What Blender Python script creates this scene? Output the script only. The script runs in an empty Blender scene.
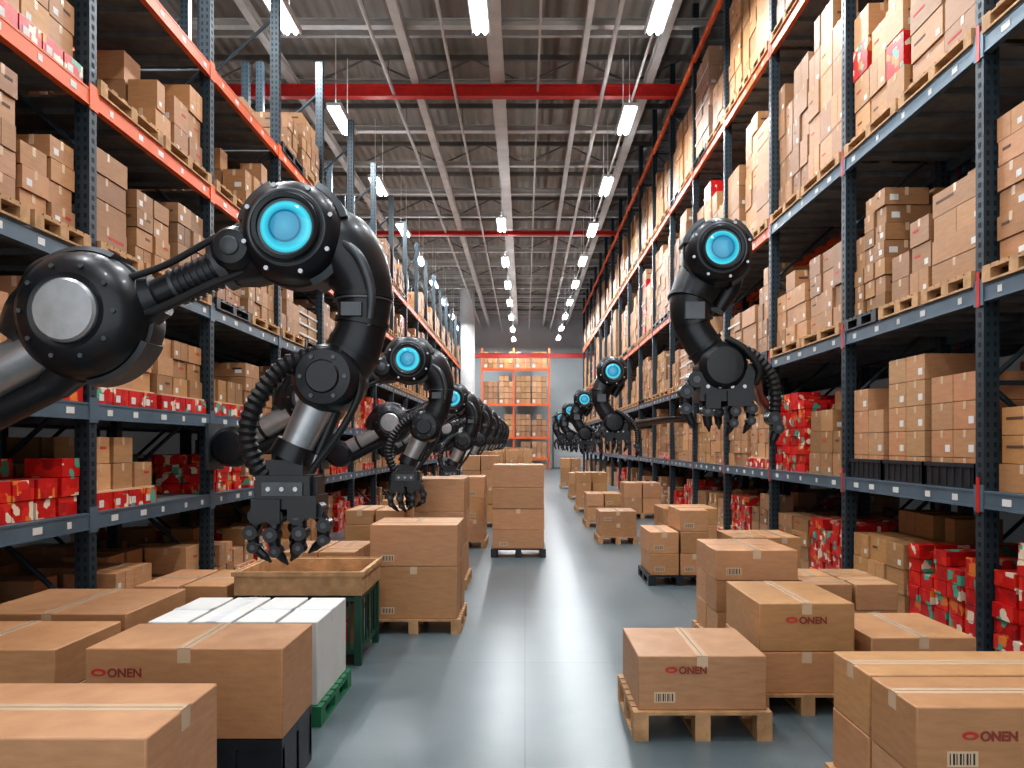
import bpy, math, random
from mathutils import Vector, Matrix
R = random.Random(7)
scene = bpy.context.scene
COL = scene.collection

# ------------------------------------------------------------------ materials
def nt(name):
    m = bpy.data.materials.new(name); m.use_nodes = True
    n = m.node_tree.nodes; l = m.node_tree.links
    return m, n, l, n["Principled BSDF"]

def mat(name, c, rough=.5, metal=0., var=.12, scale=6., bump=0., bscale=60., emis=None, es=0., coat=0.):
    m, n, l, b = nt(name)
    tc = n.new("ShaderNodeTexCoord")
    no = n.new("ShaderNodeTexNoise"); no.inputs["Scale"].default_value = scale; no.inputs["Detail"].default_value = 4
    l.new(tc.outputs["Object"], no.inputs["Vector"])
    r = n.new("ShaderNodeValToRGB")
    r.color_ramp.elements[0].position = .3; r.color_ramp.elements[1].position = .7
    r.color_ramp.elements[0].color = (*[x*(1-var) for x in c], 1)
    r.color_ramp.elements[1].color = (*[min(1, x*(1+var)) for x in c], 1)
    l.new(no.outputs["Fac"], r.inputs["Fac"]); l.new(r.outputs["Color"], b.inputs["Base Color"])
    b.inputs["Roughness"].default_value = rough; b.inputs["Metallic"].default_value = metal
    b.inputs["Coat Weight"].default_value = coat
    if bump:
        n2 = n.new("ShaderNodeTexNoise"); n2.inputs["Scale"].default_value = bscale
        l.new(tc.outputs["Object"], n2.inputs["Vector"])
        bp = n.new("ShaderNodeBump"); bp.inputs["Strength"].default_value = bump; bp.inputs["Distance"].default_value = .01
        l.new(n2.outputs["Fac"], bp.inputs["Height"]); l.new(bp.outputs["Normal"], b.inputs["Normal"])
    if emis:
        b.inputs["Emission Color"].default_value = (*emis, 1); b.inputs["Emission Strength"].default_value = es
    return m

def cardboard(name):
    m, n, l, b = nt(name)
    at = n.new("ShaderNodeAttribute"); at.attribute_name = "tint"
    tc = n.new("ShaderNodeTexCoord")
    mp = n.new("ShaderNodeMapping"); mp.inputs["Scale"].default_value = (3, 3, 14)
    l.new(tc.outputs["Object"], mp.inputs["Vector"])
    no = n.new("ShaderNodeTexNoise"); no.inputs["Scale"].default_value = 2.5; no.inputs["Detail"].default_value = 6
    l.new(mp.outputs["Vector"], no.inputs["Vector"])
    r = n.new("ShaderNodeValToRGB")
    r.color_ramp.elements[0].position = .25; r.color_ramp.elements[1].position = .78
    r.color_ramp.elements[0].color = (.405, .212, .102, 1); r.color_ramp.elements[1].color = (.505, .275, .138, 1)
    l.new(no.outputs["Fac"], r.inputs["Fac"])
    mx = n.new("ShaderNodeMix"); mx.data_type = 'RGBA'; mx.blend_type = 'MULTIPLY'; mx.inputs[0].default_value = 1
    l.new(r.outputs["Color"], mx.inputs[6]); l.new(at.outputs["Color"], mx.inputs[7])
    l.new(mx.outputs[2], b.inputs["Base Color"]); b.inputs["Roughness"].default_value = .5
    n2 = n.new("ShaderNodeTexNoise"); n2.inputs["Scale"].default_value = 25
    l.new(tc.outputs["Object"], n2.inputs["Vector"])
    bp = n.new("ShaderNodeBump"); bp.inputs["Strength"].default_value = .12; bp.inputs["Distance"].default_value = .01
    l.new(n2.outputs["Fac"], bp.inputs["Height"]); l.new(bp.outputs["Normal"], b.inputs["Normal"])
    return m

def red_pack():
    m, n, l, b = nt("printed_red_packaging")
    tc = n.new("ShaderNodeTexCoord")
    v = n.new("ShaderNodeTexVoronoi"); v.inputs["Scale"].default_value = 11; v.distance = 'CHEBYCHEV'
    l.new(tc.outputs["Object"], v.inputs["Vector"])
    sp = n.new("ShaderNodeSeparateColor"); l.new(v.outputs["Color"], sp.inputs["Color"])
    r = n.new("ShaderNodeValToRGB"); r.color_ramp.interpolation = 'CONSTANT'
    e = r.color_ramp.elements
    e[0].position = 0; e[0].color = (.50, .012, .012, 1)
    e[1].position = .50; e[1].color = (.62, .03, .02, 1)
    for p, c in ((.66, (.70, .20, .04, 1)), (.74, (.74, .60, .46, 1)), (.84, (.36, .015, .02, 1)), (.92, (.08, .36, .26, 1))):
        x = e.new(p); x.color = c
    l.new(sp.outputs["Red"], r.inputs["Fac"]); l.new(r.outputs["Color"], b.inputs["Base Color"])
    b.inputs["Roughness"].default_value = .35
    return m

def glow_lens():
    m, n, l, b = nt("glowing_cyan_lens")
    tc = n.new("ShaderNodeTexCoord"); sx = n.new("ShaderNodeSeparateXYZ"); l.new(tc.outputs["Object"], sx.inputs[0])
    cb = n.new("ShaderNodeCombineXYZ"); l.new(sx.outputs["X"], cb.inputs["X"]); l.new(sx.outputs["Z"], cb.inputs["Y"])
    ln = n.new("ShaderNodeVectorMath"); ln.operation = 'LENGTH'; l.new(cb.outputs[0], ln.inputs[0])
    mr = n.new("ShaderNodeMath"); mr.operation = 'DIVIDE'; mr.inputs[1].default_value = .165; l.new(ln.outputs["Value"], mr.inputs[0])
    r = n.new("ShaderNodeValToRGB"); e = r.color_ramp.elements
    e[0].position = 0; e[0].color = (.09, .42, .60, 1); e[1].position = 1; e[1].color = (.01, .22, .32, 1)
    for p, c in ((.48, (.05, .28, .46, 1)), (.54, (.01, .10, .18, 1)), (.60, (.03, .44, .62, 1)), (.80, (.10, .78, .92, 1)), (.92, (.04, .48, .62, 1))):
        x = e.new(p); x.color = c
    l.new(mr.outputs[0], r.inputs["Fac"]); l.new(r.outputs["Color"], b.inputs["Emission Color"])
    b.inputs["Emission Strength"].default_value = 1.0
    b.inputs["Base Color"].default_value = (.01, .05, .08, 1); b.inputs["Roughness"].default_value = .1
    return m

def floor_mat():
    m, n, l, b = nt("polished_grey_floor")
    tc = n.new("ShaderNodeTexCoord")
    no = n.new("ShaderNodeTexNoise"); no.inputs["Scale"].default_value = 1.6; no.inputs["Detail"].default_value = 10; no.inputs["Roughness"].default_value = .65
    l.new(tc.outputs["Object"], no.inputs["Vector"])
    r = n.new("ShaderNodeValToRGB"); r.color_ramp.elements[0].position = .2; r.color_ramp.elements[1].position = .85
    r.color_ramp.elements[0].color = (.098, .130, .146, 1); r.color_ramp.elements[1].color = (.150, .184, .197, 1)
    l.new(no.outputs["Fac"], r.inputs["Fac"])
    bk = n.new("ShaderNodeTexBrick"); bk.inputs["Scale"].default_value = 1; bk.offset = 0
    bk.inputs["Brick Width"].default_value = 1.9; bk.inputs["Row Height"].default_value = 2.2; bk.inputs["Mortar Size"].default_value = .006
    bk.inputs["Color1"].default_value = (1, 1, 1, 1); bk.inputs["Color2"].default_value = (.92, .93, .94, 1); bk.inputs["Mortar"].default_value = (.68, .7, .7, 1)
    l.new(tc.outputs["Object"], bk.inputs["Vector"])
    mx = n.new("ShaderNodeMix"); mx.data_type = 'RGBA'; mx.blend_type = 'MULTIPLY'; mx.inputs[0].default_value = 1
    l.new(r.outputs["Color"], mx.inputs[6]); l.new(bk.outputs["Color"], mx.inputs[7]); l.new(mx.outputs[2], b.inputs["Base Color"])
    r2 = n.new("ShaderNodeMapRange"); r2.inputs["To Min"].default_value = .25; r2.inputs["To Max"].default_value = .35
    l.new(no.outputs["Fac"], r2.inputs["Value"]); l.new(r2.outputs["Result"], b.inputs["Roughness"])
    b.inputs["Specular IOR Level"].default_value = .45
    return m

def deck_mat():
    m, n, l, b = nt("corrugated_roof_deck")
    tc = n.new("ShaderNodeTexCoord")
    w = n.new("ShaderNodeTexWave"); w.bands_direction = 'X'; w.inputs["Scale"].default_value = 1.0; w.inputs["Distortion"].default_value = 0
    l.new(tc.outputs["Object"], w.inputs["Vector"])
    no = n.new("ShaderNodeTexNoise"); no.inputs["Scale"].default_value = .5; l.new(tc.outputs["Object"], no.inputs["Vector"])
    r = n.new("ShaderNodeValToRGB"); r.color_ramp.elements[0].color = (.19, .168, .145, 1); r.color_ramp.elements[1].color = (.31, .28, .245, 1)
    l.new(no.outputs["Fac"], r.inputs["Fac"]); l.new(r.outputs["Color"], b.inputs["Base Color"])
    bp = n.new("ShaderNodeBump"); bp.inputs["Strength"].default_value = .8; bp.inputs["Distance"].default_value = .06
    l.new(w.outputs["Fac"], bp.inputs["Height"]); l.new(bp.outputs["Normal"], b.inputs["Normal"])
    b.inputs["Roughness"].default_value = .6
    return m

M_CARD = cardboard("brown_cardboard")
M_TAPE = mat("packing_tape", (.60, .44, .30), .22, var=.05)
M_WHITE = mat("white_label_paper", (.62, .62, .60), .6, var=.04)
M_RED = red_pack()
M_WOOD = mat("pallet_wood", (.44, .26, .13), .7, var=.25, scale=9, bump=.3)
M_BLACKP = mat("black_plastic", (.018, .022, .028), .4, var=.2)
M_POST = mat("slate_blue_steel_upright", (.030, .048, .062), .42, .2, var=.15, scale=3)
M_SLOT = mat("upright_slot_dark", (.004, .006, .008), .7)
M_BEAM = mat("blue_grey_steel_beam", (.10, .150, .195), .40, .2, var=.15, scale=3)
M_ORANGE = mat("orange_steel_beam", (.70, .12, .025), .42, .0, var=.12, scale=3)
M_REDP = mat("red_paint_steel", (.48, .025, .02), .4, .05)
M_DECK = mat("galvanised_shelf_deck", (.22, .23, .24), .5, .3, var=.2)
M_INK = mat("black_ink", (.10, .055, .035), .6)
M_BAR = mat("barcode_ink", (.03, .03, .03), .6)
M_REDINK = mat("red_ink", (.50, .04, .03), .6)
M_BRNINK = mat("red_brown_ink", (.26, .05, .03), .6)
M_ROBO = mat("robot_black_shell", (.013, .016, .020), .37, .15, var=.3, scale=4, coat=.10)
M_ROBO2 = mat("robot_graphite_trim", (.09, .10, .11), .40, .5, var=.2)
M_SILV = mat("robot_brushed_aluminium", (.44, .46, .48), .34, .75, var=.1, scale=12)
M_RUB = mat("robot_rubber_hose", (.014, .015, .017), .5, 0, var=.2)
M_LENS = glow_lens()
M_GREEN = mat("green_plastic", (.02, .17, .08), .45, var=.15)
M_GREEND = mat("dark_green_steel", (.015, .07, .045), .45, var=.15)
M_FLOOR = floor_mat()
M_ROOF = deck_mat()
M_TRUSS = mat("painted_roof_steel", (.45, .44, .42), .5, .1, var=.12, scale=2)
M_TRUSSD = mat("dark_roof_steel", (.15, .14, .13), .5, .2, var=.15, scale=2)
M_WALL = mat("wall_panel_grey", (.34, .36, .37), .7, var=.08, scale=.6)
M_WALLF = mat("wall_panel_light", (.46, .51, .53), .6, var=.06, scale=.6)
M_COLW = mat("white_painted_column", (.55, .56, .56), .5, var=.05)
M_LAMP = mat("lamp_tube_glow", (.9, .95, 1), .4, var=0, emis=(.85, .95, 1.), es=30)
M_LHOUS = mat("lamp_housing_white", (.6, .62, .63), .4)

# ------------------------------------------------------------------ mesh builder
def ortho(d):
    d = d.normalized()
    a = Vector((0, 0, 1)) if abs(d.z) < .9 else Vector((1, 0, 0))
    u = d.cross(a).normalized(); return u, d.cross(u).normalized()

class MB:
    def __init__(s): s.v = []; s.f = []; s.m = []; s.t = []
    def face(s, idx, m, t): s.f.append(idx); s.m.append(m); s.t.append(t)
    def box(s, x0, x1, y0, y1, z0, z1, m=0, t=(1, 1, 1), M=None):
        if x0 > x1: x0, x1 = x1, x0
        b = len(s.v)
        P = [(x0, y0, z0), (x1, y0, z0), (x1, y1, z0), (x0, y1, z0), (x0, y0, z1), (x1, y0, z1), (x1, y1, z1), (x0, y1, z1)]
        if M: P = [tuple(M @ Vector(p)) for p in P]
        s.v += P
        for q in ((0, 3, 2, 1), (4, 5, 6, 7), (0, 1, 5, 4), (1, 2, 6, 5), (2, 3, 7, 6), (3, 0, 4, 7)):
            s.face([b+i for i in q], m, t)
    def rings(s, rs, m, caps=True, t=(1, 1, 1)):
        b = len(s.v); n = len(rs[0])
        for r in rs: s.v += [tuple(p) for p in r]
        for i in range(len(rs)-1):
            for j in range(n):
                k = (j+1) % n
                s.face([b+i*n+j, b+i*n+k, b+(i+1)*n+k, b+(i+1)*n+j], m, t)
        if caps:
            s.face([b+j for j in range(n)][::-1], m, t)
            s.face([b+(len(rs)-1)*n+j for j in range(n)], m, t)
    def cyl(s, p0, p1, r0, r1=None, n=16, m=0, t=(1, 1, 1)):
        p0 = Vector(p0); p1 = Vector(p1); r1 = r0 if r1 is None else r1
        u, w = ortho(p1-p0)
        s.rings([[p+(u*math.cos(2*math.pi*j/n)+w*math.sin(2*math.pi*j/n))*r for j in range(n)] for p, r in ((p0, r0), (p1, r1))], m, True, t)
    def lathe(s, c, ax, prof, n=40, m=0):
        c = Vector(c); ax = Vector(ax).normalized(); u, w = ortho(ax)
        s.rings([[c+ax*h+(u*math.cos(2*math.pi*j/n)+w*math.sin(2*math.pi*j/n))*max(r, .0005) for j in range(n)] for r, h in prof], m)
    def tube(s, pts, rad, n=20, m=0, step=.03, corr=0.):
        pts = [Vector(p) for p in pts]
        if not isinstance(rad, (list, tuple)): rad = [rad]*len(pts)
        P = [pts[0]*2-pts[1]]+pts+[pts[-1]*2-pts[-2]]; Q = [rad[0]]+list(rad)+[rad[-1]]
        C = []; Rr = []
        for i in range(1, len(P)-2):
            k = max(2, int((P[i+1]-P[i]).length/step))
            for j in range(k + (1 if i == len(P)-3 else 0)):
                u = j/k
                def cr(a, b, c, d): return .5*((2*b)+(c-a)*u+(2*a-5*b+4*c-d)*u*u+(3*b-a-3*c+d)*u**3)
                C.append(cr(P[i-1], P[i], P[i+1], P[i+2])); Rr.append(cr(Q[i-1], Q[i], Q[i+1], Q[i+2]))
        d = (C[1]-C[0]).normalized(); u, w = ortho(d); rs = []
        for i, c in enumerate(C):
            d = (C[min(i+1, len(C)-1)]-C[max(i-1, 0)]).normalized()
            u = (u-d*u.dot(d)).normalized(); w = d.cross(u)
            r = Rr[i]*(1-corr*(i % 2))
            rs.append([c+(u*math.cos(2*math.pi*j/n)+w*math.sin(2*math.pi*j/n))*r for j in range(n)])
        s.rings(rs, m)
    def mesh(s, name, mats):
        me = bpy.data.meshes.new(name); me.from_pydata(s.v, [], s.f)
        for m in mats: me.materials.append(m)
        me.polygons.foreach_set("material_index", s.m)
        me.polygons.foreach_set("use_smooth", [True]*len(s.f))
        ca = me.color_attributes.new("tint", 'FLOAT_COLOR', 'CORNER')
        data = []
        for p, t in zip(me.polygons, s.t): data += [t[0], t[1], t[2], 1.]*p.loop_total
        ca.data.foreach_set("color", data)
        me.set_sharp_from_angle(angle=math.radians(32)); me.update()
        return me
    def obj(s, name, mats, parent=None):
        return place(name, s.mesh(name, mats), parent=parent)

def place(name, me, loc=(0, 0, 0), parent=None):
    o = bpy.data.objects.new(name, me); COL.objects.link(o); o.location = loc
    if parent: o.parent = parent
    return o
def empty(name, loc=(0, 0, 0)):
    o = bpy.data.objects.new(name, None); COL.objects.link(o); o.location = loc; o.empty_display_size = .2
    return o
def bevel(o, w=.008, seg=2):
    b = o.modifiers.new("bevel", 'BEVEL'); b.width = w; b.segments = seg; b.limit_method = 'ANGLE'; b.angle_limit = math.radians(50)

# ------------------------------------------------------------------ room shell
YF = 62.
def shell(name, a, m):
    b = MB(); b.box(*a); return b.obj(name, [m])
shell("floor", (-9, 9, -6, YF, -.2, 0), M_FLOOR)
shell("ceiling", (-9, 9, -6, YF, 13.1, 13.3), M_ROOF)
shell("wall_left", (-9.2, -9, -6, YF, 0, 13.3), M_WALL)
shell("wall_right", (9, 9.2, -6, YF, 0, 13.3), M_WALL)
shell("wall_far", (-9, 9, YF, YF+.2, 0, 13.3), M_WALLF)
b = MB()  # unseen rear wall, its wide opening added to let fill light in
b.box(-9, -8, -6.2, -6, 0, 13.3); b.box(8, 9, -6.2, -6, 0, 13.3); b.box(-8, 8, -6.2, -6, 10.5, 13.3)
b.obj("wall_rear", [M_WALL])

# roof structure
b = MB()
y = 21.
ys = []
while y < YF-1: ys.append(y); y += 3.0
ys = [3., 6., 9., 12., 15., 18.]+ys
for i, y in enumerate(ys):
    b.box(-9, 9, y-.10, y+.10, 12.1, 12.13, 0); b.box(-9, 9, y-.03, y+.03, 12.13, 12.25, 0); b.box(-9, 9, y-.1, y+.1, 12.25, 12.28, 0)
    b.box(-9, 9, y-.05, y+.05, 12.85, 13.0, 1)
    if i % 2 == 0:
        x = -9.; k = 0
        while x < 8.9:
            z0, z1 = (12.2, 12.9) if k % 2 == 0 else (12.9, 12.2)
            b.cyl((x, y, z0), (x+1.5, y, z1), .03, n=6, m=1); x += 1.5; k += 1
    b.box(-9, 9, y+1.43, y+1.55, 12.7, 12.87, 0)
for x, w, m in ((-6.4, .10, 0), (-3.0, .11, 0), (-.75, .19, 0), (1.5, .07, 0), (3.4, .11, 0), (6.4, .1, 0)):
    b.box(x-w, x+w, -6, YF, 11.86, 11.90, m); b.box(x-w*.25, x+w*.25, -6, YF, 11.90, 12.06, m); b.box(x-w, x+w, -6, YF, 12.06, 12.1, m)
for x, z, r in ((-3.6, 11.6, .05), (-1.9, 11.5, .04), (.35, 11.7, .03), (2.1, 11.5, .06), (2.9, 11.3, .035)):
    b.cyl((x, -6, z), (x, YF, z), r, n=8, m=0)
    y = 4.5
    while y < YF-1: b.cyl((x, y, z), (x, y, 12.2), .012, n=4, m=1); y += 3.
b.obj("roof_trusses", [M_TRUSS, M_TRUSSD])
for yy, z, h in ((20.3, 11.55, .27), (33.5, 11.5, .12), (56.3, 8.6, .3)):
    b = MB(); b.box(-9, 9, yy+.08, yy+.12, z, z+h, 0); b.box(-9, 9, yy, yy+.2, z-.03, z); b.box(-9, 9, yy, yy+.2, z+h, z+h+.03)
    b.obj("red_cross_beam", [M_REDP])

# lamps
b = MB()
b.box(-.16, .16, -.8, .8, .02, .10, 0)
b.box(-.19, -.16, -.8, .8, -.03, .10, 0); b.box(.16, .19, -.8, .8, -.03, .10, 0)
for x in (-.08, .08): b.cyl((x, -.76, -.015), (x, .76, -.015), .036, n=10, m=1)
b.box(-.08, .08, -.7, .7, .101, .12, 2)  # glowing top strip, added to brighten the roof
for yy in (-.6, .6): b.cyl((0, yy, .1), (0, yy, 1.9), .012, n=6, m=0)
M_UP = mat("added_uplight_glow", (.9, .95, 1), .4, var=0, emis=(.9, .94, 1.), es=34)  # glow of the added top strip, fill for the ceiling
LAMP = b.mesh("hanging_strip_light", [M_LHOUS, M_LAMP, M_UP])
LD = bpy.data.lights.new("strip_glow", 'AREA'); LD.shape = 'RECTANGLE'; LD.size = .3; LD.size_y = 1.5
LD.energy = 240; LD.color = (.97, .985, 1)
def lamp(X, y):
    o = place("hanging_strip_light", LAMP, (X, y, 10.2))
    lo = bpy.data.objects.new("tube_light", LD); COL.objects.link(lo); lo.location = (0, 0, -.08); lo.parent = o
for X in (-4.67, 2.58):
    y = 4.45
    while y < 60: lamp(X, y); y += 4.8
for y in (0.5, 7.2, 14.05, 27.8, 33.4, 38.2, 43, 48, 53, 58): lamp(-.88, y)
for X in (-8.1, 8.1):  # extra lamp rows, added to lighten the dark gaps behind the racks
    for y in (6, 15, 24, 34, 46): lamp(X, y)

# ------------------------------------------------------------------ racks
def rack(side, xf, xb, y0, bay, nb, levels, top, name):
    b = MB(); s = side
    pw = .14; pd = .12
    for i in range(nb+1):
        y = y0+bay*i
        for xa in (xf, xb-pw):
            b.box(s*xa, s*(xa+pw), y-pd/2, y+pd/2, .01, top, 0)
            b.box(s*(xa-.04), s*(xa+pw+.04), y-pd/2-.03, y+pd/2+.03, 0, .015, 0)
            if y < 22:
                z = .12
                while z < top:
                    b.box(s*(xa+.025), s*(xa+.05), y-pd/2-.002, y-pd/2, z, z+.045, 1)
                    b.box(s*(xa+.09), s*(xa+.115), y-pd/2-.002, y-pd/2, z, z+.045, 1)
                    if xa == xf: b.box(s*(xa-.002), s*xa, y-.02, y+.02, z, z+.045, 1)
                    z += .09
        z = .3; k = 0
        while z < top-1.2:
            a0, a1 = (s*(xf+.07), s*(xb-.07)) if k % 2 == 0 else (s*(xb-.07), s*(xf+.07))
            b.cyl((a0, y, z), (a1, y, z+1.1), .025, n=6, m=0)
            if k % 2 == 0: b.cyl((a0, y, z), (a1, y, z), .025, n=6, m=0)
            z += 1.1; k += 1
        for z, m in levels:
            b.box(s*(xf-.012), s*(xf+.0), y-.07, y+.07, z-.19, z+.05, 3 if m == 3 else 2)
            if s > 0: b.box(s*(xf-.016), s*(xf-.012), y-.02, y+.03, z-.2, z+.12, 5)
    for z, m0 in levels:
        for i in range(nb):
            m = m0
            if s > 0 and abs(z-5.6) < .1 and i >= 4: m = 3
            ya = y0+bay*i+pd/2; yb = y0+bay*(i+1)-pd/2
            b.box(s*(xf+.0), s*(xf+.06), ya, yb, z-.16, z, m)
            b.box(s*(xf-.006), s*(xf), ya, yb, z-.16, z-.14, m); b.box(s*(xf-.006), s*xf, ya, yb, z-.02, z, m)
            b.box(s*(xb-.06), s*(xb), ya, yb, z-.16, z, m)
            b.box(s*(xf+.06), s*(xb-.06), ya, yb, z-.03, z-.005, 4)
            for k in range(5):
                yy = ya+(yb-ya)*(k+.5)/5
                b.box(s*(xf+.06), s*(xb-.06), yy-.03, yy+.03, z-.09, z-.03, 4)
            if ya < 30:
                for k in range(5):
                    yy = ya+(yb-ya)*(k+.3+.3*R.random())/5
                    b.box(s*(xf-.004), s*(xf), yy, yy+R.choice((.06, .09, .12)), z-.115, z-.055, 6)
    return b.mesh(name, [M_POST, M_SLOT, M_BEAM, M_ORANGE, M_DECK, M_REDP, M_WHITE])

def pallet(b, x0, x1, y0, y1, z, h=.14, m=0, t=(1, 1, 1)):
    if x0 > x1: x0, x1 = x1, x0
    n = 7; w = (y1-y0)
    for i in range(3):
        xa = x0+(x1-x0-.1)*i/2
        b.box(xa, xa+.1, y0, y1, z, z+.02, m, t)
        b.box(xa, xa+.1, y0, y1, z+h-.04, z+h-.02, m, t)
        for j in range(3):
            ya = y0+(w-.12)*j/2; b.box(xa, xa+.1, ya, ya+.12, z+.02, z+h-.04, m, t)
    for i in range(n):
        ya = y0+(w-.11)*i/(n-1); b.box(x0, x1, ya, ya+.11 if w > 1 else ya+w/(n+1.5), z+h-.02, z+h, m, t)

def tint(r=R, lo=.72, hi=1.12):
    v = r.uniform(lo, hi); return (v*r.uniform(.97, 1.04), v, v*r.uniform(.88, 1.1))

def load(b, s, xf, xb, y0, y1, z, h, style, rng, detail):
    ya = y0+.10
    npal = 2 if isinstance(style, tuple) else rng.choice((2, 2, 3)); w = (y1-y0-.2-.1*(npal-1))/npal
    for p in range(npal):
        yp = ya+p*(w+.1); zz = z
        st = style[p] if isinstance(style, tuple) else style
        if style == 'mix': st = rng.choice(('brown', 'brown', 'brown', 'red', 'lowred'))
        if style == 'redmix': st = rng.choice(('brown', 'brown', 'red', 'red', 'lowred', 'lowred'))
        if style == 'rarered': st = rng.choice(('pal', 'pal', 'pal', 'pal', 'palred'))
        if style == 'pal' or st in ('pal', 'palred'):
            pallet(b, s*(xf-.03), s*(xb-.1), yp-.02, yp+w+.02, z, .15, 3 if rng.random() < .8 else 6, tint(rng, .7, 1.2)); zz = z+.15
        if rng.random() < .03: continue
        if st == 'lowred':
            k = rng.choice((3, 4)); hh = .17
            for i in range(k):
                b.box(s*(xf+.03), s*(xf+.55), yp+w*i/k+.01, yp+w*(i+1)/k-.01, zz, zz+hh, 2)
                b.box(s*(xf+.027), s*(xf+.03), yp+w*i/k+.05, yp+w*i/k+.13, zz+.03, zz+.10, 4)
            b.box(s*(xf+.05), s*(xb-.3), yp+.02, yp+w-.02, zz+hh, zz+hh+.02, 1)
            st = 'brown'; off = .05; zz += hh+.02; h2 = h-hh-.02
        else: off = rng.uniform(0, .08); h2 = h-(zz-z)
        tall = h2 > 1.6
        hh = rng.uniform(.26, .46) if tall else rng.uniform(.20, .34)
        if st == 'red': hh = rng.uniform(.12, .2)
        ny = rng.choice((2, 3, 3, 4)) if st != 'red' else rng.choice((3, 4, 5))
        if npal == 3: ny = max(1, ny-1)
        nz = max(1, int(h2*rng.uniform(.68, 1.0)/hh))
        nx = rng.choice((2, 3))
        tt = tint(rng, .62, 1.15)
        dx = (xb-xf-.18-off)/nx
        wrap = st in ('pal', 'palred') and rng.random() < .13
        for ix in range(nx):
            for iy in range(ny):
                c = nz-(1 if rng.random() < .35 else 0)-(1 if rng.random() < .18 else 0)
                if wrap: c = nz
                c = max(1, c)
                for iz in range(c):
                    j = rng.uniform(0, .035); k2 = rng.uniform(-.015, .015)
                    xa = xf+.03+off+ix*dx+j; xbb = xa+dx-.04
                    y_0 = yp+w*iy/ny+.018+k2; y_1 = yp+w*(iy+1)/ny-.018+k2
                    z0 = zz+iz*hh; z1 = z0+hh-.006
                    red = st == 'red' or (st == 'palred' and rng.random() < .3)
                    q = rng.uniform(.75, 1.18); t = (tt[0]*q, tt[1]*q, tt[2]*q*rng.uniform(.9, 1.1))
                    if wrap: t = (t[0]*1.15, t[1]*1.3, t[2]*1.6)
                    top = iz == c-1
                    if not red and not wrap and rng.random() < .16 and y_1-y_0 > .3:
                        # two half-size cartons side by side
                        yc = (y_0+y_1)/2
                        b.box(s*xa, s*xbb, y_0, yc-.004, z0, z1, 0, t)
                        if not (top and rng.random() < .4):
                            q2 = rng.uniform(.85, 1.1)
                            b.box(s*xa, s*xbb, yc+.004, y_1, z0, z1, 0, (t[0]*q2, t[1]*q2, t[2]*q2))
                        if ix == 0 and detail:
                            b.box(s*(xa-.0025), s*xa, y_0+.04, y_0+.1, z0+.05, z0+.1, 4)
                        continue
                    b.box(s*xa, s*xbb, y_0, y_1, z0, z1, 2 if red else 0, t)
                    if ix == 0 and not red and detail:
                        ym = (y_0+y_1)/2; zc = (z0+z1)/2; e = .0025
                        if rng.random() < .8: b.box(s*(xa-e), s*xa, ym-.022, ym+.022, z1-.08, z1+e*.5, 1)
                        if rng.random() < .4:
                            b.box(s*(xa-e), s*xa, y_0+.05, y_0+.12, z0+.04, z0+.10, 4)
                        if rng.random() < .35:
                            b.box(s*(xa-e), s*xa, ym+.02, y_1-.06, zc+.01, zc+.035, rng.choice((5, 7)))
                        xm = (xa+xbb)/2
                        b.box(s*(xm-.022), s*(xm+.022), y_0-e, y_0, z1-.09, z1+e*.5, 1)
                        if rng.random() < .4: b.box(s*(xa+.06), s*(xa+.16), y_0-e, y_0, z0+.05, z0+.12, 4)
                        if rng.random() < .4: b.box(s*(xa+.06), s*(xa+.2), y_0-e, y_0, zc, zc+.03, 7)
                        b.box(s*(xm-.022), s*(xm+.022), y_0, y_1, z1, z1+e*.5, 1)
        if wrap:  # strapping bands round the load
            zt = zz+hh*nz
            for zq in (.2, .5, .8):
                zc = zz+(zt-zz)*zq
                b.box(s*(xf+.02+off), s*(xf+.028+off), yp, yp+w, zc-.02, zc+.02, 4)
LOADM = [M_CARD, M_TAPE, M_RED, M_WOOD, M_WHITE, M_REDINK, M_BLACKP, M_INK]

LL = [(1.30, 2), (2.34, 2), (3.75, 2), (5.3, 3), (6.9, 3)]
RL = [(1.53, 2), (3.38, 2), (5.6, 2), (8.6, 3), (11.4, 3)]
LH = [(0, 1.0, 'mix'), (1.30, .82, 'redmix'), (2.34, 1.15, 'redmix'), (3.75, 1.35, 'pal'), (5.3, 1.42, 'rarered'), (6.9, 1.5, 'pal')]
RH = [(0, 1.2, 'mix'), (1.53, 1.6, 'mix'), (3.38, 1.75, 'pal'), (5.6, 2.7, 'rarered'), (8.6, 2.5, 'pal')]
XF, XB = 4.1, 5.45
lm = rack(-1, XF, XB, 1.68, 2.67, 17, LL, 9.7, "pallet_rack")
rm = rack(1, XF, XB, .97, 2.85, 18, RL, 12.7, "pallet_rack")
place("pallet_rack", lm); place("pallet_rack", rm)
place("pallet_rack", lm, (-1.5, 0, 0)); place("pallet_rack", rm, (1.5, 0, 0))

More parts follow.
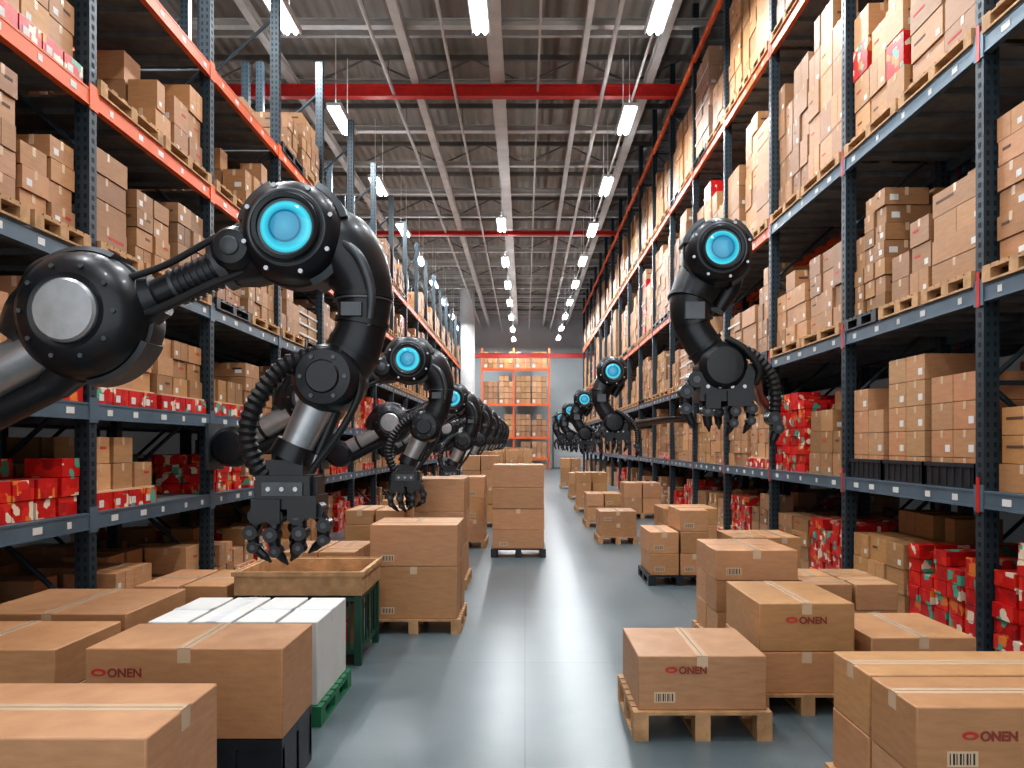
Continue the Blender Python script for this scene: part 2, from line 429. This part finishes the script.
trng = random.Random(64)
FORCE = {(1, 1, 0): 'red', (1, 2, 0): ('red', 'brown'), (1, 3, 1): ('brown', 'red'), (1, 4, 1): ('lowred', 'brown'), (1, 3, 0): ('red', 'brown'), (-1, 1, 1): ('red', 'red'), (-1, 1, 4): ('lowred', 'lowred'), (-1, 2, 4): ('pal', 'pal'), (-1, 2, 1): ('lowred', 'lowred'), (-1, 3, 1): ('red', 'lowred'), (-1, 4, 1): ('red', 'red'), (-1, 2, 2): ('lowred', 'lowred'), (-1, 3, 2): ('lowred', 'brown'), (-1, 2, 0): 'brown', (-1, 3, 0): 'mix', (1, 3, 3): ('pal', 'pal'), (1, 2, 3): ('pal', 'palred')}
for side, y0, bay, nb, H in ((-1, 1.68, 2.67, 17, LH), (1, .97, 2.85, 18, RH)):
    for i in range(nb):
        ya = y0+bay*i; yb = ya+bay
        for k, (z, h, st) in enumerate(H):
            if side == -1 and k == 5 and trng.random() < .25: continue
            st = FORCE.get((side, i, k), st)
            b = MB()
            if side == 1 and i == 2 and k == 1:
                # black trays holding cartons
                for q in range(3):
                    a = ya+.12+q*.89; c = a+.83; x0, x1 = XF+.03, XF+.72
                    b.box(x0+.02, x1-.02, a+.02, c-.02, z, z+.02, 6)
                    for bx in ((x0, x0+.02, a, c), (x1-.02, x1, a, c), (x0, x1, a, a+.02), (x0, x1, c-.02, c)): b.box(*bx, z, z+.24, 6)
                    for bx in ((x0-.015, x0, a-.015, c+.015), (x0-.015, x1, a-.015, a), (x0-.015, x1, c, c+.015)): b.box(*bx, z+.20, z+.24, 6)
                    for r_ in range(6): b.box(x0-.01, x0, a+.06+r_*.13, a+.09+r_*.13, z+.02, z+.2, 6)
                    nzz = (4, 5, 4)[q]; tt = tint(trng, .85, 1.1)
                    for iy in range(2):
                        for iz in range(nzz-(trng.random() < .4)):
                            ww = (c-a-.06)/2
                            t = (tt[0]*trng.uniform(.9, 1.1), tt[1], tt[2])
                            aa = a+.03+iy*ww; z0 = z+.022+iz*.27
                            b.box(x0+.04, x1-.04, aa+.006, aa+ww-.006, z0, z0+.264, 0, t)
                            b.box(x0+.037, x0+.04, aa+ww/2-.02, aa+ww/2+.02, z0+.19, z0+.265, 1)
                            if trng.random() < .5: b.box(x0+.037, x0+.04, aa+.05, aa+.13, z0+.05, z0+.12, 4)
            else:
                load(b, side, XF, XB, ya, yb, z, h, st, trng, i < 9)
            me = b.mesh("stacked_cartons", LOADM)
            place("stacked_cartons", me)
            if trng.random() < .8: place("stacked_cartons", me, (side*1.5, 0, 0))

# ------------------------------------------------------------------ far end
b = MB()
for x in (-3.4, -.9, 1.9):
    b.box(x-.07, x+.07, 58.5, 58.62, 0, 9.6, 0)
for z in (.9, 2.6, 5.2, 8.0):
    b.box(-3.4, 1.9, 58.44, 58.56, z-.18, z, 0); b.box(-3.4, 1.9, 58.56, 59.6, z-.06, z-.03, 0)
b.obj("end_pallet_rack", [M_ORANGE])
for z, h in ((0, .6), (.9, 1.4), (2.6, 2.1), (5.2, 2.4), (8.0, 1.5)):
    b = MB()
    for c in range(4):
        xa = -3.3+c*1.27+(.05 if c > 1 else 0)
        tt = tint(trng, .75, 1.1)
        nz = max(1, int(h/.45))
        for ix in range(3):
            for iz in range(nz-(trng.random() < .3)):
                q = trng.uniform(.75, 1.15)
                b.box(xa+ix*.39, xa+ix*.39+.36, 58.6, 59.5, z+iz*.45, z+iz*.45+.42, 0, (tt[0]*q, tt[1]*q, tt[2]*q))
        b.box(xa+.05, xa+.25, 58.59, 58.6, z+.1, z+.3, 4)
    b.obj("stacked_cartons", LOADM)
b = MB(); b.lathe((-3.9, 50, 0), (0, 0, 1), [(.62, 0), (.62, .3), (.5, .35), (.5, 12.9), (.6, 13.0), (.6, 13.1)], 32)
b.obj("concrete_column", [M_COLW])
b = MB()
b.box(2.4, 5.2, 61.93, 61.98, 0.02, 4.2, 0)
for i in range(9): b.box(2.45, 5.15, 61.89, 61.93, .1+i*.45, .1+i*.45+.42, 1)
b.box(2.3, 2.4, 61.88, 61.98, 0.02, 4.3, 2); b.box(5.2, 5.3, 61.88, 61.98, 0.02, 4.3, 2); b.box(2.3, 5.3, 61.88, 61.98, 4.2, 4.35, 2)
b.obj("door_1", [M_WALLF, M_COLW, M_TRUSSD])

# ------------------------------------------------------------------ floor stacks
def logo(parent, x, z, y, w):
    b = MB()
    n = 28; c = (x-w*.34, z)
    ro, ri = w*.17, w*.10
    for k in range(n):
        a = 2*math.pi*k/n
        b.v.append((c[0]+ro*math.cos(a), y-.002, c[1]+ro*.5*math.sin(a)))
        b.v.append((c[0]+ri*math.cos(a), y-.002, c[1]+ri*.38*math.sin(a)-ro*.05))
    for k in range(n):
        j = (k+1) % n; b.face([2*k, 2*j, 2*j+1, 2*k+1], 0, (1, 1, 1))
    b.obj("printed_logo_oval", [M_REDINK], parent)
    cu = bpy.data.curves.new("txt", 'FONT'); cu.body = "ONEN"; cu.size = w*.27; cu.extrude = .0006; cu.offset = .002
    o = bpy.data.objects.new("tmp", cu); COL.objects.link(o)
    bpy.context.view_layer.update()
    me = bpy.data.meshes.new_from_object(o.evaluated_get(bpy.context.evaluated_depsgraph_get()))
    bpy.data.objects.remove(o)
    me.materials.clear(); me.materials.append(M_BRNINK)
    t = place("printed_text", me, (x-w*.14, y-.002, z-w*.10), parent); t.rotation_euler = (math.pi/2, 0, 0)

def carton(parent, x0, x1, y0, y1, z0, z1, t=None, tape='y', white=False, detail=True, label=False, rot=0.):
    t = t or tint(R, .84, 1.12)
    cx, cy = (x0+x1)/2, (y0+y1)/2
    hx, hy, h = (x1-x0)/2, (y1-y0)/2, z1-z0
    b = MB(); b.box(-hx, hx, -hy, hy, 0, h, 0, t)
    o = b.obj("carton", [M_WHITE if white else M_CARD], parent); o.location = (cx, cy, z0); o.rotation_euler = (0, 0, rot); bevel(o, .008)
    if detail:
        b = MB(); e = .0015; w = .036
        if tape == 'y':
            b.box(-w, w, -hy-e, hy+e, h, h+e); b.box(-w, w, -hy-e, -hy, h-.08, h+e); b.box(-w, w, hy, hy+e, h-.08, h+e)
        else:
            b.box(-hx-e, hx+e, -w, w, h, h+e); b.box(-hx-e, -hx, -w, w, h-.08, h+e); b.box(hx, hx+e, -w, w, h-.08, h+e)
        if not white:
            if tape == 'y': b.box(-.0025, .0025, -hy+.01, hy-.01, h+e, h+e*1.3, 3)
            else: b.box(-hx+.01, hx-.01, -.0025, .0025, h+e, h+e*1.3, 3)
        if label:
            lx = -hx+hx*.25
            b.box(lx, lx+.14, -hy-e, -hy, .05, .12, 4)
            for k in range(8): b.box(lx+.012+k*.015, lx+.012+k*.015+.004+.004*(k % 2), -hy-2*e, -hy-e, .06, .11, 2)
        b.obj("packing_tape", [M_TAPE if not white else M_LHOUS, M_WHITE, M_BAR, M_INK, M_TAPE], o)
    return o

def stack(x0, x1, y0, y1, nx, ny, hs, pal=.14, palm=None, name="pallet_of_cartons", labels=.4, white=False, skip=(), z0=0.):
    E = empty(name, ((x0+x1)/2, (y0+y1)/2, z0))
    inv = -Vector(E.location)
    if pal:
        b = MB(); pallet(b, x0-.02+inv.x, x1+.02+inv.x, y0-.02+inv.y, y1+.02+inv.y, 0, pal, 0); b.obj("pallet", [palm or M_WOOD], E)
    z = pal
    for iz, h in enumerate(hs):
        for ix in range(nx):
            for iy in range(ny):
                if (ix, iy, iz) in skip: continue
                g = .005; j = lambda: R.uniform(0, .014)
                a = x0+(x1-x0)*ix/nx+g+j(); c = x0+(x1-x0)*(ix+1)/nx-g-j()
                d = y0+(y1-y0)*iy/ny+g+j(); f = y0+(y1-y0)*(iy+1)/ny-g-j()
                carton(E, a+inv.x, c+inv.x, d+inv.y, f+inv.y, z, z+h-.002, tape=R.choice('xy') if nx*ny > 1 else 'y', white=white, label=R.random() < labels)
        z += h
    return E

# near left
S = stack(-2.6, -1.28, 2.5, 3.08, 1, 1, [], 0)
carton(S, -.66, .66, -.29, .29, .56, .95, tape='x')
carton(S, -.64, .72, -.24, .32, .14, .555, t=(.82, .8, .78), tape='x')
b = MB(); pallet(b, -.68, .70, -.30, .32, 0, .14, 0); b.obj("pallet", [M_WOOD], S)
S = empty("cartons_on_black_crate", (-1.845, 4.28, 0))
b = MB()
b.box(-.53, .53, -.28, .28, 0, .05); b.box(-.53, .53, -.28, .28, .29, .345)
for sx in (-.5, -.25, 0, .25, .5): b.box(sx-.03, sx+.03, -.28, .28, .05, .29)
for sy in (-.25, 0, .25): b.box(-.53, .53, sy-.02, sy+.02, .05, .29)
b.obj("black_plastic_crate", [M_BLACKP], S)
carton(S, -.535, .535, -.28, .28, .347, .84, t=(1.0, .98, .97))
logo(S, -.38, .71, -.28, .24)
stack(-2.62, -1.42, 5.1, 5.94, 4, 1, [.58], .14, M_GREEN, "pallet_of_white_cartons", 0, True)
stack(-3.9, -2.72, 4.3, 5.03, 1, 1, [.34, .27], .14)
stack(-4.02, -2.85, 5.3, 6.25, 1, 1, [.30, .29], .14)
stack(-3.45, -2.62, 6.5, 7.4, 2, 1, [.28, .28], .14)
# open crate on green cage
S = empty("open_crate_on_green_cage", (-1.99, 6.9, 0))
b = MB()
b.box(-.56, .56, -.42, .42, .62, .645, 0)
for a in ((-.56, .56, -.42, -.39), (-.56, .56, .39, .42), (-.56, -.53, -.39, .39), (.53, .56, -.39, .39)): b.box(*a, .645, .82, 0)
for a in ((-.58, .58, -.44, -.42), (-.58, .58, .42, .44), (-.58, -.56, -.42, .42), (.56, .58, -.42, .42)): b.box(*a, .79, .83, 0)
b.obj("wooden_tray", [M_WOOD], S)
b = MB()
for x in (-.52, .52):
    for y in (-.38, .38): b.box(x-.03, x+.03, y-.03, y+.03, .0, .62, 0)
for z in (.1, .56):
    for y in (-.38, .38): b.box(-.52, .52, y-.015, y+.015, z, z+.04, 0)
    for x in (-.52, .52): b.box(x-.015, x+.015, -.38, .38, z, z+.04, 0)
for k in range(9):
    x = -.44+k*.11
    for y in (-.38, .38): b.cyl((x, y, .1), (x, y, .58), .01, n=6)
for k in range(6):
    y = -.32+k*.128
    for x in (-.52, .52): b.cyl((x, y, .1), (x, y, .58), .01, n=6)
b.box(-.5, .5, -.36, .36, .12, .14, 0); b.box(-.42, .42, -.32, .32, .141, .5, 1, (.5, .5, .5)); b.box(.25, .42, -.335, -.32, .2, .4, 2)
b.obj("green_cage", [M_GREEND, M_CARD, M_RED], S)

# aisle, left row
stack(-1.61, -.68, 7.6, 8.4, 1, 2, [.54, .43], .15, M_WOOD, labels=.8)
stack(-2.75, -1.9, 8.3, 9.3, 2, 2, [.3, .3], .14)
stack(-1.5, -.80, 9.9, 10.8, 1, 2, [.45, .45, .45], .14)
stack(-2.5, -1.65, 10.2, 11.1, 2, 1, [.35, .35, .2], .14)
stack(-.57, .34, 12.75, 13.65, 1, 2, [.33, .36, .36, .40], .15, M_BLACKP)
stack(-1.5, -.75, 13.9, 14.8, 2, 2, [.4, .4, .4], .14)
stack(-2.6, -1.7, 13.4, 14.4, 2, 2, [.4, .4], .14)
stack(-1.5, -.6, 17.5, 18.5, 2, 2, [.4, .4, .4, .35], .14)
stack(-2.6, -1.7, 18, 19, 2, 2, [.4, .4], .14)
stack(-.5, .4, 21, 22, 2, 2, [.4, .4, .4], .14)
stack(-1.6, -.7, 24, 25, 2, 2, [.4, .4, .4, .4], .14)
stack(-1.3, -.3, 30, 31, 2, 2, [.4, .4, .4, .4], .14)
stack(-.6, .4, 38, 39, 2, 2, [.4, .4, .4, .4], .14)

# right row
S = stack(.73, 1.60, 4.86, 5.64, 1, 1, [.36], .19, labels=1)
logo(S, -.02-.1, .46, -.385, .24)
S = stack(1.67, 2.39, 5.32, 6.22, 1, 1, [.30, .35], .15, labels=0)
logo(S, -.02, .68, -.445, .26)
stack(2.47, 3.25, 5.3, 6.1, 1, 1, [.42], .14)
S = stack(1.74, 2.85, 3.3, 4.22, 1, 2, [.33, .32], .12, labels=1)
logo(S, -.23, .64, -.455, .22)
stack(1.74, 2.5, 6.75, 7.6, 1, 2, [.27, .29, .28], .14)
stack(2.65, 3.5, 6.9, 7.8, 2, 2, [.25, .25], .14)
stack(1.72, 2.55, 10.2, 11.1, 2, 1, [.30, .3, .3], .14, M_BLACKP, skip=((0, 0, 2),))
stack(2.7, 3.6, 9.6, 10.5, 2, 2, [.3, .3], .14)
stack(1.45, 2.2, 14.5, 15.3, 1, 1, [.26, .24], .14)
stack(1.45, 2.3, 17.5, 18.4, 2, 2, [.35, .3], .14)
stack(2.5, 3.5, 13.4, 14.4, 2, 2, [.35, .3], .14)
stack(1.5, 2.4, 21.5, 22.4, 2, 2, [.35, .35, .3], .14)
stack(2.6, 3.6, 19.5, 20.5, 2, 2, [.4, .4], .14)
stack(1.6, 2.5, 26.5, 27.5, 2, 2, [.4, .4], .14)
stack(1.6, 2.5, 33, 34, 2, 2, [.4, .4, .4], .14)

# ------------------------------------------------------------------ robots
FR = (0, -1, 0)
def V(x, z, y=0): return (x, y, z)
def arc_plate(b, c, ri, ro, a0, a1, ya, yb, m, n=12):
    rs = []
    for j in range(n+1):
        an = a0+(a1-a0)*j/n; cc, sn = math.cos(an), math.sin(an)
        rs.append([Vector(c)+Vector((cc*q, yy, sn*q)) for q, yy in ((ri, ya), (ro, ya+.02), (ro, yb-.02), (ri, yb))])
    b.rings(rs, m)
def eye_parts(r):
    k = r/.31
    b = MB()
    b.lathe((0, 0, 0), FR, [(0, -.27*k), (.19*k, -.27*k), (.27*k, -.21*k), (.31*k, -.09*k), (.315*k, 0), (.315*k, .05*k), (.295*k, .06*k), (.295*k, .08*k), (.305*k, .09*k), (.29*k, .16*k), (.25*k, .21*k), (.205*k, .235*k), (.2*k, .19*k), (0, .19*k)], 48, 0)
    b.lathe((0, 0, 0), FR, [(.198*k, .17*k), (.2*k, .245*k), (.19*k, .262*k), (.168*k, .255*k), (.164*k, .2*k)], 48, 0)
    b.lathe((0, 0, 0), FR, [(.226*k, .20*k), (.228*k, .232*k), (.220*k, .236*k), (.212*k, .232*k)], 48, 1)
    for a in range(8):
        an = a*math.pi/4+.3; c = Vector((math.cos(an)*.262*k, -.195*k, math.sin(an)*.262*k))
        b.cyl(c, c+Vector((0, -.02*k, 0)), .014*k, n=10, m=2)
    for a0, a1 in ((2.0, 2.9), (.3, 1.1), (-1.2, -.5)): arc_plate(b, (0, 0, 0), .30*k, .338*k, a0, a1, -.13*k, .13*k, 1)
    h = b.mesh("elbow_housing", [M_ROBO, M_ROBO2, M_SILV])
    b = MB(); b.lathe((0, 0, 0), FR, [(.165*k, .2*k), (.16*k, .225*k), (.13*k, .245*k), (.08*k, .257*k), (0, .262*k)], 48, 0)
    return h, b.mesh("glowing_lens", [M_LENS])

def finger(b, x, y, z, pts, r=.034):
    P = [Vector((x+a, y+c, z+d)) for a, c, d in pts]
    for i in range(len(P)-1):
        rr = r*(1-.16*i)
        b.cyl(P[i], P[i+1], rr, rr*.82, n=10, m=0)
        b.cyl(P[i]+Vector((0, -rr*1.25, 0)), P[i]+Vector((0, rr*1.25, 0)), rr*1.15, n=14, m=0)
        b.cyl(P[i]+Vector((0, -rr*1.3, 0)), P[i]+Vector((0, rr*1.3, 0)), rr*.5, n=10, m=1)
    e = P[-1]; d = (P[-1]-P[-2]).normalized()
    b.cyl(e, e+d*.05, r*.5, r*.15, n=8, m=0)

def hand(b, cx, zt):
    b.box(cx-.12, cx+.10, -.11, .11, zt-.12, zt+.03, 0)
    b.box(cx-.17, cx+.15, -.14, .14, zt-.26, zt-.06, 0)
    b.box(cx-.19, cx-.02, -.16, .12, zt-.33, zt-.2, 0); b.box(cx+.02, cx+.19, -.15, .12, zt-.31, zt-.18, 0)
    b.box(cx-.13, cx+.11, -.152, -.14, zt-.18, zt-.10, 1)
    b.box(cx-.20, cx-.17, -.08, .08, zt-.21, zt-.09, 0); b.box(cx+.15, cx+.18, -.08, .08, zt-.19, zt-.07, 0)
    for k in range(3): b.cyl((cx-.09+k*.08, -.15, zt-.14), (cx-.09+k*.08, -.16, zt-.14), .014, n=10, m=2)
    z = zt-.30
    finger(b, cx-.17, -.07, z, [(0, 0, 0), (-.04, -.01, -.10), (-.03, 0, -.19), (.03, .01, -.25)], .046)
    finger(b, cx-.06, -.09, z, [(0, 0, 0), (-.02, -.02, -.11), (.0, -.01, -.21), (.03, .02, -.26)], .046)
    finger(b, cx+.07, -.09, z, [(0, 0, 0), (.02, -.02, -.10), (.01, -.01, -.19), (-.03, .02, -.24)], .046)
    finger(b, cx+.17, -.05, z+.03, [(0, 0, 0), (.05, -.01, -.09), (.04, 0, -.18), (-.02, .01, -.23)], .044)
    finger(b, cx-.01, .10, z, [(0, 0, 0), (0, .03, -.09), (0, .02, -.16), (0, -.04, -.21)], .044)

H1, L1 = eye_parts(.31)
parts = [("elbow_housing", H1), ("glowing_lens", L1)]
b = MB()
b.tube([V(-.14, -.02, .06), V(-.30, -.10, .03), V(-.45, -.175)], [.21, .20, .14], 28, 0)
b.cyl(V(-.42, -.16), V(-.47, -.185), .155, .15, 24, 1)
b.cyl(V(-.44, -.17), V(-1.0, -.42), .10, n=24, m=0)
for k in range(6):
    u = k/6; p = Vector(V(-.50-.22*u, -.20-.099*u)); d = Vector((-.91, 0, -.41)); b.cyl(p, p+d*.018, .112, n=24, m=0)
b.cyl(V(-.72, -.293), V(-.74, -.302), .112, n=24, m=1)
b.cyl(V(-.84, -.35), V(-1.0, -.42), .13, .18, 24, 0)
b.tube([V(-.25, .08, -.08), V(-.45, -.03, -.12), V(-.75, -.19, -.11), V(-1.0, -.28, -.12)], .02, 10, 2)
b.tube([V(-.25, -.2, -.08), V(-.5, -.31, -.1), V(-.8, -.45, -.1), V(-1.0, -.5, -.1)], .026, 10, 2)
b.lathe(V(-.34, -.10, -.0), FR, [(0, -.20), (.10, -.2), (.13, -.15), (.13, .15), (.10, .19), (.05, .2), (0, .2)], 28, 0)
b.lathe(V(-.34, -.10, -.0), FR, [(.055, .19), (.055, .212), (.045, .218), (0, .218)], 24, 1)
parts.append(("upper_link", b.mesh("upper_link", [M_ROBO, M_ROBO2, M_RUB])))
b = MB()
S0 = (-1.25, 0, -.49)
b.lathe(S0, FR, [(0, -.3), (.24, -.3), (.33, -.24), (.39, -.1), (.395, .04), (.37, .05), (.37, .08), (.385, .09), (.36, .18), (.29, .25), (.22, .27), (.2, .26), (0, .26)], 56, 0)
b.lathe(S0, FR, [(.185, .25), (.185, .285), (.17, .30), (0, .302)], 48, 1)
arc_plate(b, S0, .385, .415, 1.1, 2.2, -.12, .12, 2); arc_plate(b, S0, .385, .415, -1.5, -.4, -.12, .12, 2)
b.tube([V(-1.38, -.46, .08), V(-1.56, -.50, .06), V(-1.68, -.66, .02)], [.31, .25, .17], 28, 0)
b.tube([V(-1.28, -.2, .0), V(-1.5, -.25, .0), V(-1.66, -.4, .0)], [.12, .13, .08], 20, 0)
for a in range(10):
    an = a*math.pi/5; c = Vector(S0)+Vector((math.cos(an)*.27, -.255, math.sin(an)*.27)); b.cyl(c, c+Vector((0, -.015, 0)), .014, n=10, m=2)
parts.append(("shoulder_housing", b.mesh("shoulder_housing", [M_ROBO, M_SILV, M_ROBO2])))
b = MB()
b.cyl(V(-1.42, -.62, -.02), V(-2.25, -1.06, -.02), .14, .15, 28, 1)
b.cyl(V(-1.38, -.60, -.02), V(-1.5, -.665, -.02), .17, .165, 28, 0)
b.cyl(V(-1.9, -.875, -.02), V(-1.94, -.895, -.02), .155, n=28, m=0)
b.cyl(V(-1.45, -.88, .02), V(-2.25, -1.27, .02), .085, .1, 20, 0)
b.cyl(V(-1.35, -.76, .02), V(-1.5, -.90, .02), .12, .1, 20, 0)
b.lathe(V(-2.3, -1.12), FR, [(0, -.24), (.2, -.24), (.26, -.15), (.27, 0), (.26, .15), (.2, .24), (.1, .25), (0, .25)], 36, 0)
parts.append(("lower_sleeve", b.mesh("lower_sleeve", [M_ROBO, M_SILV])))
b = MB()
b.tube([V(.08, -.0, .08), V(.25, -.05, .06), (.385, .04, -.28), (.385, .02, -.52), (.31, .02, -.72), (.2, .02, -.84)], [.19, .22, .18, .15, .165, .15], 32, 0)
for p, q, r in (((.392, .035, -.34), (.392, .035, -.37), .182), ((.388, .02, -.50), (.383, .02, -.53), .165), ((.35, .02, -.66), (.335, .02, -.685), .172)):
    b.cyl(p, q, r, n=32, m=0)
b.cyl((.390, .03, -.375), (.390, .03, -.387), .178, n=32, m=1)
b.tube([(.30, -.13, -.06), (.41, -.16, -.16), (.47, -.13, -.35), (.45, -.10, -.55)], [.025, .03, .028, .02], 12, 1)
b.box(.30, .42, -.165, -.10, -.50, -.42, 1)
b.lathe((.2, 0, -.86), FR, [(0, -.2), (.15, -.2), (.2, -.14), (.21, 0), (.2, .13), (.16, .19), (.1, .2), (.09, .215), (0, .215)], 40, 0)
for a in range(6):
    an = a*math.pi/3; c = Vector((.2+math.cos(an)*.13, -.185, -.86+math.sin(an)*.13)); b.cyl(c, c+Vector((0, -.02, 0)), .013, n=8, m=1)
parts.append(("forearm_shell", b.mesh("forearm_shell", [M_ROBO, M_ROBO2])))
b = MB()
b.cyl((.15, -.03, -.96), (0, -.03, -1.27), .115, .10, 28, 1)
b.cyl((.17, -.03, -.90), (.14, -.03, -.98), .14, .135, 28, 0)
b.cyl((.0, -.03, -1.25), (-.04, -.03, -1.34), .115, .13, 28, 0)
b.cyl((-.04, 0, -1.32), (-.05, 0, -1.42), .1, n=20, m=0)
b.cyl((.27, .0, -.95), (.12, .0, -1.32), .035, n=12, m=0)
b.cyl((.2, .0, -1.1), (.08, .0, -1.4), .018, n=12, m=1)
parts.append(("forearm_piston", b.mesh("forearm_piston", [M_ROBO, M_SILV])))
b = MB(); b.tube([(.16, -.12, -.72), (-.04, -.14, -.80), (-.2, -.14, -1.0), (-.26, -.13, -1.2), (-.22, -.1, -1.38), (-.14, -.06, -1.48)], .06, 18, 0, step=.021, corr=.22)
b.tube([(.34, -.12, -.78), (.4, -.1, -.92), (.3, -.1, -1.15), (.10, -.08, -1.42)], .022, 10, 0)
parts.append(("corrugated_hose", b.mesh("corrugated_hose", [M_RUB])))
b = MB(); hand(b, -.04, -1.38)
parts.append(("gripper", b.mesh("gripper", [M_ROBO, M_ROBO2, M_SILV])))

def robotL(x, y, z):
    E = empty("robotic_arm", (x, y, z))
    for n, me in parts: place(n, me, parent=E)
    b = MB(); xx = -4.08-x; zc = -1.12
    b.box(xx, -2.45, -.13, .13, zc-.13, zc+.13, 0); b.box(xx, xx+.04, -.25, .25, zc-.3, zc+.3, 1)
    b.obj("mounting_bracket", [M_ROBO, M_ROBO2], E)
for x, y, z in ((-1.38, 4.5, 3.20), (-1.5, 9.69, 3.04), (-1.45, 15.03, 2.88), (-1.45, 20.37, 2.95), (-1.45, 25.7, 3.0), (-1.45, 31.05, 3.0), (-1.45, 36.4, 3.05), (-1.45, 41.7, 3.05)):
    robotL(x, y, z)

H2, L2 = eye_parts(.28)
rp = [("elbow_housing", H2), ("glowing_lens", L2)]
b = MB()
b.tube([(.0, .1, -.02), (-.12, .12, -.22), (-.20, .08, -.42), (-.18, .04, -.62), (-.06, .02, -.82), (.02, .02, -.95)], [.20, .2, .175, .15, .15, .15], 32, 0)
b.tube([(.16, .14, -.05), (.15, .16, -.25), (.05, .14, -.45)], [.12, .1, .06], 20, 0)
for p, q, r in (((-.195, .09, -.36), (-.205, .085, -.39), .19), ((-.185, .05, -.56), (-.175, .05, -.59), .17), ((-.1, .02, -.76), (-.08, .02, -.785), .165)):
    b.cyl(p, q, r, n=32, m=0)
b.box(-.28, -.12, -.12, -.09, -.56, -.42, 1)
b.lathe((.03, 0, -.95), FR, [(0, -.18), (.15, -.18), (.2, -.12), (.2, .12), (.15, .19), (.08, .2), (0, .2)], 36, 0)
b.box(-.12, .30, -.12, .12, -1.1, -.93, 0); b.box(-.1, .28, -.135, -.12, -1.08, -.98, 0)
rp.append(("forearm_shell", b.mesh("forearm_shell", [M_ROBO, M_ROBO2])))
b = MB(); b.tube([(.1, -.1, -.78), (.28, -.1, -.86), (.43, -.08, -1.02), (.48, -.06, -1.22), (.46, -.05, -1.42)], .055, 18, 0, step=.021, corr=.22)
b.tube([(.05, -.14, -.72), (.2, -.16, -.82), (.32, -.14, -.98), (.30, -.1, -1.1)], .03, 12, 0, step=.02, corr=.15)
rp.append(("corrugated_hose", b.mesh("corrugated_hose", [M_RUB])))
b = MB()
b.box(-.16, .28, -.13, .13, -1.24, -1.06, 0)
b.box(-.12, .0, -.16, .1, -1.3, -1.18, 0); b.box(.06, .26, -.15, .1, -1.28, -1.16, 0)
for k in range(4): b.cyl((-.1+k*.1, -.13, -1.12), (-.1+k*.1, -.145, -1.12), .016, n=10, m=2)
finger(b, -.19, -.06, -1.06, [(0, 0, 0), (-.08, -.01, -.1), (-.08, 0, -.24), (-.02, .01, -.36)], .06)
finger(b, -.08, -.06, -1.2, [(0, 0, 0), (-.02, -.02, -.12), (-.0, -.01, -.24)], .05)
finger(b, .12, -.07, -1.2, [(0, 0, 0), (.01, -.02, -.12), (.0, -.01, -.22), (-.03, 0, -.28)], .048)
finger(b, .24, -.05, -1.2, [(0, 0, 0), (.03, -.02, -.1), (.03, -.01, -.2), (0, 0, -.26)], .048)
finger(b, .46, -.05, -1.38, [(0, 0, 0), (.03, -.01, -.08), (.0, 0, -.18)], .05)
finger(b, .05, .1, -1.2, [(0, 0, 0), (.0, .03, -.12), (.0, 0, -.22)], .044)
rp.append(("gripper", b.mesh("gripper", [M_ROBO, M_ROBO2, M_SILV])))
def robotR(x, y, z, ypost):
    E = empty("robotic_arm", (x, y, z))
    for n, me in rp: place(n, me, parent=E)
    b = MB(); e = (4.09-x, ypost-y, 2.55-z)
    b.tube([(.2, .05, -1.0), (.45, .5, -.98), tuple(Vector(e)*.6+Vector((.1, .2, -.35))), e], [.09, .085, .075, .075], 16, 0, step=.1)
    b.box(e[0]-.04, e[0], e[1]-.2, e[1]+.2, e[2]-.2, e[2]+.2, 1)
    b.obj("support_boom", [M_ROBO, M_ROBO2], E)
for x, y, z, p in ((1.60, 6.2, 3.54, 12.37), (1.63, 13.9, 3.31, 18.07), (1.63, 20.5, 3.2, 23.77), (1.63, 27, 3.2, 29.47), (1.63, 34, 3.2, 38.02)):
    robotR(x, y, z, p)

# ------------------------------------------------------------------ world + camera
w = bpy.data.worlds.new("world"); scene.world = w; w.use_nodes = True
bg = w.node_tree.nodes["Background"]; bg.inputs[0].default_value = (.95, .98, 1, 1); bg.inputs[1].default_value = 1.9
cd = bpy.data.cameras.new("camera"); cam = bpy.data.objects.new("camera", cd); COL.objects.link(cam)
cam.location = (0, 0, 1.94); cam.rotation_euler = (math.pi/2, 0, 0)
cd.sensor_width = 36; cd.lens = 26.0; cd.shift_x = -13/1024; cd.shift_y = 61/1024; cd.clip_end = 200; cd.clip_start = .05
scene.camera = cam
scene.view_settings.view_transform = 'Standard'
try: scene.view_settings.look = 'Medium High Contrast'
except Exception as ex: print("look", ex)
scene.view_settings.exposure = -.28
